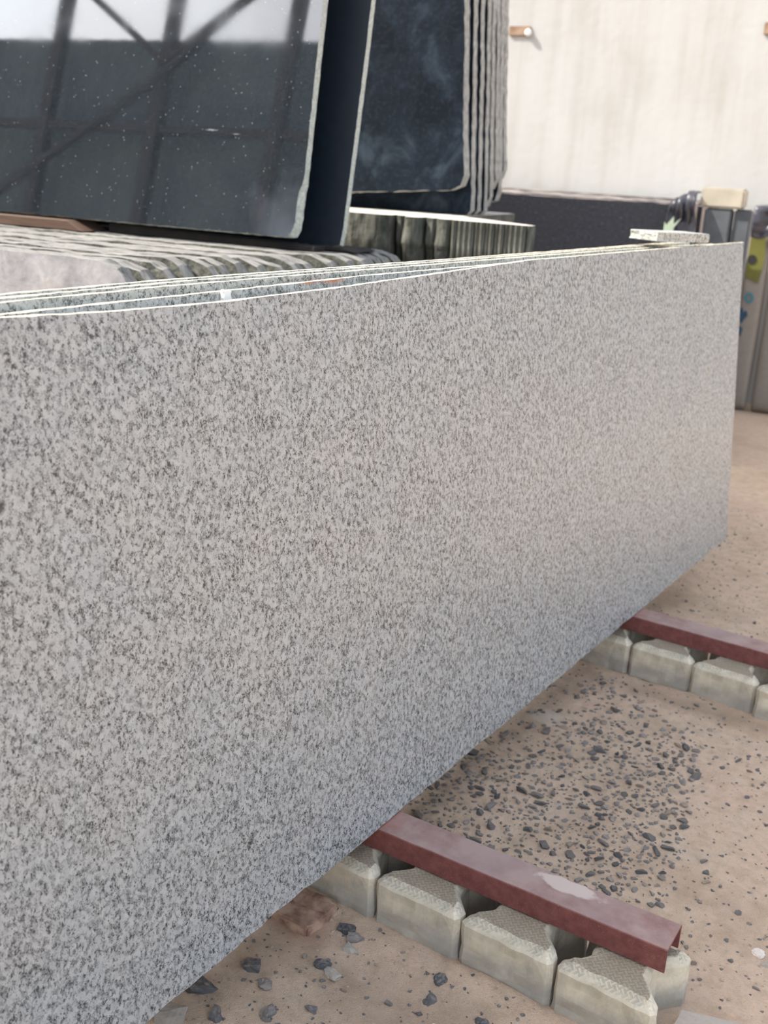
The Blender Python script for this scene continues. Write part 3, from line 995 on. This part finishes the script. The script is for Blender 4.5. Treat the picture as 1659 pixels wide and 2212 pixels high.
# ------------------------------------------------------------------ tall rough dark slabs on the ledge
LZ = 1.289
specs = [  # v, end u at bottom, corner z, thickness
    (4.60, -1.737, 1.412, 0.065), (4.69, -1.727, LZ, 0.050), (4.765, -1.722, LZ, 0.048), (4.845, -1.720, LZ, 0.046),
    (4.915, -1.722, 1.322, 0.050), (4.990, -1.728, 1.400, 0.052), (5.065, -1.732, 1.345, 0.054), (5.15, -1.742, 1.448, 0.050)]
for i, (v, ue, zc, t) in enumerate(specs):
    L = 2.35
    x1 = L
    dzc = zc - LZ
    u0 = ue - L
    pts = [(0, 0)]
    if dzc > 0.02:
        pts += [(x1 - 0.80, 0.0), (x1 - 0.55, dzc * 0.55), (x1 - 0.22, dzc * 0.75), (x1 - 0.06, dzc * 0.86), (x1 - 0.015, dzc * 1.0 + 0.004), (x1, dzc + 0.05)]
    else:
        pts += [(x1 - 0.02, 0.0), (x1, 0.02)]
    pts += [(x1 - 0.03, 0.5), (x1 - 0.066, 1.02), (x1 - 0.085, 1.5), (0, 1.5)]
    me = slab_mesh('dark_stone_sheet', pts, t, step=0.03, amp=0.0022, coarse=0.003, rows=3, seed=80 + i, freq=5, bevel=0.003)
    for q in me.vertices:
        if q.co.y < 0.0:
            q.co.y = 0.0
    o = link('dark_stone_sheet', me, [M['dark_rough'], M['dark_edge'], M['dark_rough']], mtx=frame(uv(u0, v + t, LZ), U, Z, -V))
    lab = 'front tall slab with a veined blue-black face and a raised lower edge' if i == 0 else '%s tall dark slab behind the veined blue-black one, seen by its pale end' % ordn[i - 1]
    tag(o, lab, 'stone slab', 'tall rough dark slabs on the ledge')

# ------------------------------------------------------------------ the ledge: rough blocks and sawn slabs on end
rnd = random.Random(8)
u = -1.300
LH = LZ - 0.001
k = 0
def ledge_piece(u0, u1, v0, label, rough, seed):
    D = (4.29 + (-1.300 - u1) * 0.75 if u1 > -1.70 else 5.30) - v0
    # front face finely gridded, then shaped
    nxs = max(2, int((u1 - u0) / 0.012))
    nzs = 60
    V_, F_, mid = [], [], []
    for j in range(nzs + 1):
        z = LH * j / nzs
        for i_ in range(nxs + 1):
            x = (u1 - u0) * i_ / nxs
            ex = min(x, (u1 - u0) - x) / max(1e-6, (u1 - u0) / 2)
            y = 0
            y += rough * (0.5 - 0.9 * noise.noise(Vector((x * 9 + seed, z * 4, seed))) - 0.4 * noise.noise(Vector((x * 30 + seed, z * 14, seed))))
            y += 0.006 * (1 - min(1, ex * 3)) + rough * 0.7 * (1 - min(1, ex * 1.6)) ** 2
            if rough > 0.02 and j > nzs * 0.9:
                y *= 0.6
            V_.append((x, max(0, y), z))
    for j in range(nzs):
        for i_ in range(nxs):
            a = j * (nxs + 1) + i_
            F_.append((a, a + 1, a + nxs + 2, a + nxs + 1))
            mid.append(0)
    b = len(V_)
    W = u1 - u0
    V_ += [(0, D, 0), (W, D, 0), (W, D, LH), (0, D, LH)]
    left = [j * (nxs + 1) for j in range(nzs + 1)]
    right = [j * (nxs + 1) + nxs for j in range(nzs + 1)]
    topr = [nzs * (nxs + 1) + i_ for i_ in range(nxs + 1)]
    botr = list(range(nxs + 1))
    F_.append(tuple(right + [b + 2, b + 1])); mid.append(0)
    F_.append(tuple(list(reversed(left)) + [b, b + 3])); mid.append(0)
    F_.append(tuple(topr + [b + 2, b + 3])); mid.append(1)
    F_.append(tuple(list(reversed(botr)) + [b, b + 1])); mid.append(0)
    F_.append((b + 1, b, b + 3, b + 2)); mid.append(0)
    me = mesh('ledge_stone', V_, F_, mid)
    o = link('ledge_stone', me, [M['olive'], M['pale_top']], mtx=frame(uv(u0, v0, 0), U, V, Z))
    return tag(o, label, 'stone slab', 'upright slabs and blocks forming the ledge')
while u > -1.60:
    w = rnd.uniform(0.017, 0.024)
    lab = 'rightmost sawn slab end of the lit ledge' if k == 0 else '%s sawn slab end left of the ledge corner' % ordn[k - 1]
    ledge_piece(u - w, u, 4.215 + rnd.uniform(0, 0.010), lab, 0.004, k + 0.5)
    u -= w + rnd.uniform(0.001, 0.003)
    k += 1
chunks = [(0.030, 4.225, 0.02), (0.065, 4.215, 0.045), (0.05, 4.235, 0.05), (0.085, 4.21, 0.05), (0.045, 4.25, 0.05), (0.22, 4.21, 0.02), (0.5, 4.215, 0.02)]
clab = ['narrow broken block left of the thin sawn ends of the ledge', 'bulging broken block beside the narrow one in the ledge', 'recessed broken block with a dark crevice in the ledge',
        'rounded broken block in the middle of the ledge', 'deep set broken block left of the rounded one in the ledge', 'wide dark block at the left of the visible ledge', 'widest ledge block running behind the black slabs']
for (w, v0, r), lab in zip(chunks, clab):
    ledge_piece(u - w, u, v0, lab, r, 40 + w * 50)
    u -= w + 0.006
ledge_piece(u - 2.2, u, 4.23, 'long ledge block hidden behind the black slabs', 0.02, 77)

# ------------------------------------------------------------------ long dark stack against the far wall
FH = 1.368
rnd = random.Random(3)
v = 6.0
k = 0
while v < 7.8:
    t = rnd.uniform(0.16, 0.24) if k else 0.05
    ht = FH + (rnd.uniform(-0.022, 0.004) if k else 0)
    ue = -1.062 + (rnd.uniform(-0.08, 0.02) if k else 0)
    if k > 0:
        t = 0.11
    pts = [(0, 0), (ue + 6.0, 0), (ue + 6.0 - 0.01, ht), (0, ht)]
    me = slab_mesh('dark_granite_sheet', pts, t, step=0.05, amp=0.001, coarse=0.003, rows=1, seed=130 + k, freq=2, bevel=0.001)
    for q in me.vertices:
        q.co.y = max(q.co.y, 0.0)
    o = link('dark_granite_sheet', me, [M['far_dark'], M['dusty'], M['far_dark']], mtx=frame(uv(-6.0, v + t, 0), U, Z, -V))
    lab = 'long speckled near-black slab facing out below the white wall' if k == 0 else '%s dusty topped slab behind the long near-black slab' % ordn[k - 1]
    tag(o, lab, 'stone slab', 'dark slabs against the far wall')
    v += t + 0.004
    k += 1

# ------------------------------------------------------------------ far right corner: stone posts, block, sheeting, sacks
def uvbox(name, u0, u1, v0, v1, z0, z1, mat, label, cat, bev=0.006, rough=0.0, sub=0):
    bm = bmesh.new()
    box_bm(bm, 0, u1 - u0, 0, v1 - v0, 0, z1 - z0, bev)
    o = link(name, bm_mesh(name, bm), mat, mtx=frame(uv(u0, v0, z0), U, V, Z))
    return tag(o, label, cat)
uvbox('stone_post', -0.905, -0.768, 6.0, 6.12, 0, 1.360, M['bluegrey'], 'blue-grey upright stone post left of its twin below the beige block', 'stone post', 0.008)
uvbox('stone_post', -0.755, -0.672, 6.02, 6.14, 0, 1.362, M['bluegrey'], 'blue-grey upright stone post beside the yellow sack', 'stone post', 0.008)
o = uvbox('concrete_block', -0.934, -0.715, 5.99, 6.16, 1.364, 1.464, M['block_concrete'], 'beige concrete block lying on top of the two grey posts', 'concrete block', 0.01)

def cloth(name, grid, mat, thick, label, cat, parent=None):
    """grid: rows of world points"""
    h, w = len(grid), len(grid[0])
    V_ = [p for row in grid for p in row]
    F_ = [(j * w + i, j * w + i + 1, (j + 1) * w + i + 1, (j + 1) * w + i) for j in range(h - 1) for i in range(w - 1)]
    me = mesh(name, V_, F_)
    o = link(name, me, mat, smooth=True)
    m = o.modifiers.new('thick', 'SOLIDIFY')
    m.thickness = thick
    if label:
        tag(o, label, cat)
    return o
# crumpled black sheeting draped over the end of the dark stack
rows = []
for j in range(25):
    s = j / 24
    row = []
    for i in range(22):
        a = i / 21
        u = -1.082 + 0.140 * a + 0.008 * math.sin(s * 9 + i)
        top = 1.380 + 0.055 * min(1, a * 1.5)
        if s < 0.3:
            vv_ = 6.16 - 0.20 * (s / 0.3)
            z = top - 0.012 * noise.noise(Vector((i * 0.4, j * 0.5, 0)))
        else:
            q = (s - 0.3) / 0.7
            vv_ = 5.962 - 0.055 * abs(noise.noise(Vector((a * 3.2 + q * 2.5, q * 4 - a, 4)))) - 0.03 * abs(noise.noise(Vector((a * 8, q * 8, 2))))
            z = top - q * (0.50)
        row.append(tuple(uv(u, vv_, z)))
    rows.append(row)
cloth('plastic_sheeting', rows, M['sheeting'], 0.003, 'crumpled black plastic sheeting draped over the end of the dark stack', 'plastic sheet')
# second drape, over the sacks at the right edge
rows = []
for j in range(20):
    s = j / 19
    row = []
    for i in range(22):
        a = i / 21
        u = -0.650 + 0.34 * a
        top = 1.385 - 0.10 * a * a
        if s < 0.4:
            vv_ = 6.26 - 0.30 * (s / 0.4)
            z = top + 0.006 * math.sin(a * 12)
        else:
            q = (s - 0.4) / 0.6
            vv_ = 5.945 - 0.012 * math.sin(a * 15 + q * 3) - 0.015 * noise.noise(Vector((a * 5, q * 6, 9)))
            z = top - q * (0.15 - 0.085 * a + 0.02 * math.sin(a * 11))
        row.append(tuple(uv(u, vv_, z)))
    rows.append([(p[0] * 1.267, p[1] * 1.267, 1.5 + (p[2] - 1.5) * 1.267) for p in row])
cloth('plastic_sheeting', rows, M['sheeting'], 0.003, 'dark sheeting drooping over the printed sack at the right edge', 'plastic sheet')
# pale torn label hanging from the sheeting
pts = [(0, 0), (0.055, 0.01), (0.05, 0.045), (0.085, 0.10), (0.048, 0.066), (0.045, 0.105), (0.012, 0.06), (0.0, 0.075)]
me = slab_mesh('torn_label', pts, 0.003, step=0.02, amp=0.0, rows=1, seed=2, bevel=0)
o = link('torn_label', me, M['leaf'], mtx=frame(uv(-1.085, 5.885, 1.205), U, Z, -V))
tag(o, 'pale green torn scrap at the foot of the black sheeting', 'scrap')

# printed woven sack, filled, standing by the posts
sk = empty('printed_sack', None, frame(uv(-0.826, 7.602, -0.4005), U, V, Z))
sk.scale = (1.267, 1.267, 1.267)
tag(sk, 'grey-white filled sack with olive yellow panel and blue print at the right edge', 'sack')
def pill(w, d, h, seed):
    V_, F_ = [], []
    N, Mz = 36, 40
    for j in range(Mz + 1):
        s = j / Mz
        z = h * s
        k = (1 - abs(2 * s - 1) ** 8) ** 0.4 * 0.9 + 0.1
        for i in range(N):
            a = 2 * math.pi * i / N
            cx = math.copysign(abs(math.cos(a)) ** 0.45, math.cos(a))
            cy = math.copysign(abs(math.sin(a)) ** 0.6, math.sin(a))
            wv = 1 + 0.03 * noise.noise(Vector((cx * 2, cy * 2, z * 5 + seed)))
            V_.append((w / 2 + cx * w / 2 * wv * (0.9 + 0.1 * k), d / 2 + cy * d / 2 * k * wv, z))
    for j in range(Mz):
        for i in range(N):
            F_.append((j * N + i, j * N + (i + 1) % N, (j + 1) * N + (i + 1) % N, (j + 1) * N + i))
    F_.append(tuple(reversed(range(N))))
    F_.append(tuple(Mz * N + i for i in range(N)))
    return mesh('sack_body', V_, F_)
sb = link('sack_body', pill(0.115, 0.10, 0.990, 1), M['sack_white'], parent=sk, smooth=True)
sb.location = (-0.01, 0, 0.3155)
sk2 = link('filled_sack', pill(0.22, 0.13, 1.25, 5), M['sack_white'], mtx=frame(uv(-0.665, 7.60, -0.001), U, V, Z), smooth=True)
tag(sk2, 'plain grey-white sack without print, standing at the right edge of view', 'sack')
def panel(name, pts, mat, y, t=0.003, parent=sk):
    me = slab_mesh(name, pts, t, step=0.03, amp=0.0, rows=1, seed=4, bevel=0)
    o = link(name, me, mat, parent=parent)
    o.matrix_local = Matrix(((1, 0, 0, 0), (0, 0, -1, y), (0, 1, 0, 0), (0, 0, 0, 1)))
    return o
panel('yellow_panel', [(0.0, 1.03), (0.07, 1.00), (0.085, 1.11), (0.075, 1.235), (0.0, 1.26)], M['olive_yellow'], -0.004)
panel('yellow_panel', [(0.092, 1.21), (0.15, 1.20), (0.15, 1.30), (0.10, 1.295)], M['olive_yellow'], -0.004)
def disc(cx, cz, r0, r1=0.0, n=28):
    return [(cx + r0 * math.cos(2 * math.pi * i / n), cz + r0 * math.sin(2 * math.pi * i / n)) for i in range(n)]
panel('black_spot', disc(0.022, 1.118, 0.024), M['print_black'], -0.0075)
bm = bmesh.new()
n = 32
ring = []
for r in (0.022, 0.013):
    for y_ in (0, -0.003):
        ring.append([bm.verts.new((0.038 + r * math.cos(2 * math.pi * i / n), -0.006 + y_, 0.922 + 1.25 * r * math.sin(2 * math.pi * i / n))) for i in range(n)])
for i in range(n):
    j = (i + 1) % n
    for a, b in ((0, 1), (1, 3), (3, 2), (2, 0)):
        bm.faces.new((ring[a][i], ring[a][j], ring[b][j], ring[b][i]))
bmesh.ops.recalc_face_normals(bm, faces=bm.faces)
link('blue_ring', bm_mesh('blue_ring', bm), M['print_blue'], parent=sk)
panel('blue_print', [(0.0, 0.80), (0.02, 0.785), (0.03, 0.81), (0.045, 0.83), (0.035, 0.855), (0.02, 0.845), (0.012, 0.87), (0.0, 0.86)], M['print_darkblue'], -0.004)
panel('blue_print', [(0.0, 0.73), (0.025, 0.715), (0.03, 0.76), (0.0, 0.775)], M['print_darkblue'], -0.004)
panel('blue_print', [(0.095, 1.185), (0.13, 1.165), (0.135, 1.185), (0.10, 1.21)], M['print_darkblue'], -0.009)

# ------------------------------------------------------------------ loose stones and rubble
def rock(name, x, y, size, mat, label, cat='stone', rot=0, flat=None, seed=1, tilt=(0, 0), dz=0.0, sub=True, group=None):
    rnd = random.Random(seed)
    size = tuple(q * 0.86 for q in size)
    bm = bmesh.new()
    for _ in range(14):
        d = Vector((rnd.gauss(0, 1), rnd.gauss(0, 1), rnd.gauss(0, 1))).normalized()
        m = max(abs(d.x), abs(d.y), abs(d.z))
        d = d.lerp(d / m, 0.5)
        bm.verts.new((d.x * size[0] / 2, d.y * size[1] / 2, d.z * size[2] / 2))
    bmesh.ops.convex_hull(bm, input=list(bm.verts))
    for v_ in [v_ for v_ in bm.verts if not v_.link_faces]:
        bm.verts.remove(v_)
    bmesh.ops.triangulate(bm, faces=bm.faces)
    bmesh.ops.subdivide_edges(bm, edges=bm.edges, cuts=3, use_grid_fill=True, smooth=0.08)
    for v_ in bm.verts:
        p_ = v_.co / max(size)
        v_.co += v_.co.normalized() * max(size) * (0.10 * noise.noise(p_ * 3.1 + Vector((seed, 0, 0))) + 0.05 * noise.noise(p_ * 9 + Vector((seed, 3, 0))))
    o = link(name, bm_mesh(name, bm), mat)
    m = Matrix.Rotation(math.radians(rot), 4, 'Z') @ Matrix.Rotation(math.radians(tilt[0]), 4, 'X') @ Matrix.Rotation(math.radians(tilt[1]), 4, 'Y')
    zmin = min((m @ v_.co).z for v_ in o.data.vertices)
    o.matrix_world = Matrix.Translation((x, y, gz(x, y) - zmin - (0.004 if cat == 'chip' else 0.46 * min(size)) + dz)) @ m
    return tag(o, label, cat, group)
rock('stone_chip', -0.293, 1.965, (0.036, 0.030, 0.020), M['chip_white'], 'white stone chip lying on sand past the open beam end', seed=3)
rock('stone_chip', -0.268, 1.945, (0.030, 0.026, 0.018), M['chip_grey'], 'pinkish chip touching the white one at the right edge', seed=4)
rock('stone_chip', -0.285, 2.04, (0.028, 0.022, 0.014), M['chip_grey'], 'pale chip just beyond the white chip near the right edge', seed=5)
rock('rock_fragment', -1.150, 1.195, (0.150, 0.050, 0.045), M['pebble_dark'], 'long dark stone splinter beneath the granite at the bottom', rot=8, seed=6)
rock('rock_fragment', -1.122, 1.120, (0.075, 0.055, 0.060), M['chip_grey'], 'squarish brown-grey stone beneath the granite at the bottom', rot=20, seed=7)
rock('rock_fragment', -1.005, 1.505, (0.050, 0.040, 0.035), M['pebble_dark'], 'dark stone lump against the foot of the near block row', seed=8)
rock('rock_fragment', -0.975, 1.492, (0.045, 0.036, 0.030), M['pebble'], 'grey stone lump beside the dark one at the block foot', seed=9)
rock('rock_fragment', -0.962, 1.465, (0.042, 0.030, 0.018), M['chip_grey'], 'pale greenish flat chip in front of the two lumps', seed=10)
rock('rock_fragment', -0.775, 1.500, (0.030, 0.036, 0.028), M['pebble_dark'], 'dark stone where two near blocks meet', seed=11)
rock('rock_fragment', -0.768, 1.447, (0.044, 0.040, 0.032), M['pebble_dark'], 'larger dark stone in front of the joint between near blocks', rot=60, seed=12)
rock('rock_fragment', -0.955, 1.390, (0.05, 0.03, 0.020), M['chip_grey'], 'beige flat chip on the sand left of the near blocks', rot=-20, seed=14)
for q, (x, y, s, lab) in enumerate([(-1.04, 1.285, 0.040, 'brown-grey stone in the open sand near the granite'), (-0.985, 1.40, 0.045, 'grey slate-like stone left of the beige chip'),
                                   (-0.99, 1.235, 0.040, 'dark stone with a chalky crown in the open sand'), (-1.06, 1.17, 0.042, 'rounded stone at the bottom between splinter and edge'),
                                   (-0.93, 1.29, 0.034, 'pale grey stone in the middle of the open sand'), (-1.09, 1.31, 0.05, 'dark split stone near the granite lower edge'),
                                   (-0.965, 1.19, 0.04, 'upright pale grey stone near the bottom edge'), (-0.975, 1.175, 0.036, 'black stone pressed against the upright pale one'),
                                   (-1.02, 1.13, 0.045, 'dark stone cluster lump at the bottom edge'), (-0.66, 1.46, 0.034, 'grey stone lump by the third near block')]):
    rock('rock_fragment', x, y, (s, s * 0.75, s * 0.6), M['pebble'] if q % 2 == 0 else M['pebble_dark'], lab, rot=q * 41, seed=20 + q)
rock('stone_chip', -0.72, 1.395, (0.028, 0.022, 0.018), M['chip_white'], 'small white chip at the bottom edge below the blocks', seed=33)
rock('stone_chip', -0.880, 2.075, (0.016, 0.014, 0.006), M['chip_red'], 'tiny red chip among the gravel beside the near beam', 'chip', seed=34)
# sawn flat scrap at the bottom right
me = slab_mesh('stone_scrap', [(0, 0), (0.17, 0), (0.15, 0.10), (0.02, 0.085)], 0.022, step=0.02, amp=0.001, rows=2, seed=5)
o = link('stone_scrap', me, M['chip_grey'])
o.matrix_world = Matrix.Translation((-0.365, 1.60, 0.002)) @ Matrix.Rotation(math.radians(12), 4, 'Z')
tag(o, 'flat beige stone scrap beside the end block at the bottom right', 'stone scrap')
# red brick peeping from under the granite
bm = bmesh.new()
box_bm(bm, 0, 0.22, 0, 0.10, 0, 0.045, 0.004)
bmesh.ops.subdivide_edges(bm, edges=bm.edges, cuts=5, use_grid_fill=True)
for v_ in bm.verts:
    v_.co += Vector((noise.noise(v_.co * 30), noise.noise(v_.co * 30 + Vector((9, 0, 0))), noise.noise(v_.co * 30 + Vector((0, 9, 0))))) * 0.007
o = link('red_brick', bm_mesh('red_brick', bm), M['brick'])
o.matrix_world = Matrix.Translation((-1.275, 1.455, -0.030)) @ Matrix.Rotation(math.radians(-4), 4, 'Z')
tag(o, 'dusty red brick half buried beneath the granite slab', 'brick')
# broken concrete under the far beam
rock('broken_concrete', -0.555, 3.26, (0.13, 0.09, 0.10), M['chip_grey'], 'broken grey concrete lump behind the far beam at the right edge', 'rubble', rot=15, seed=41)
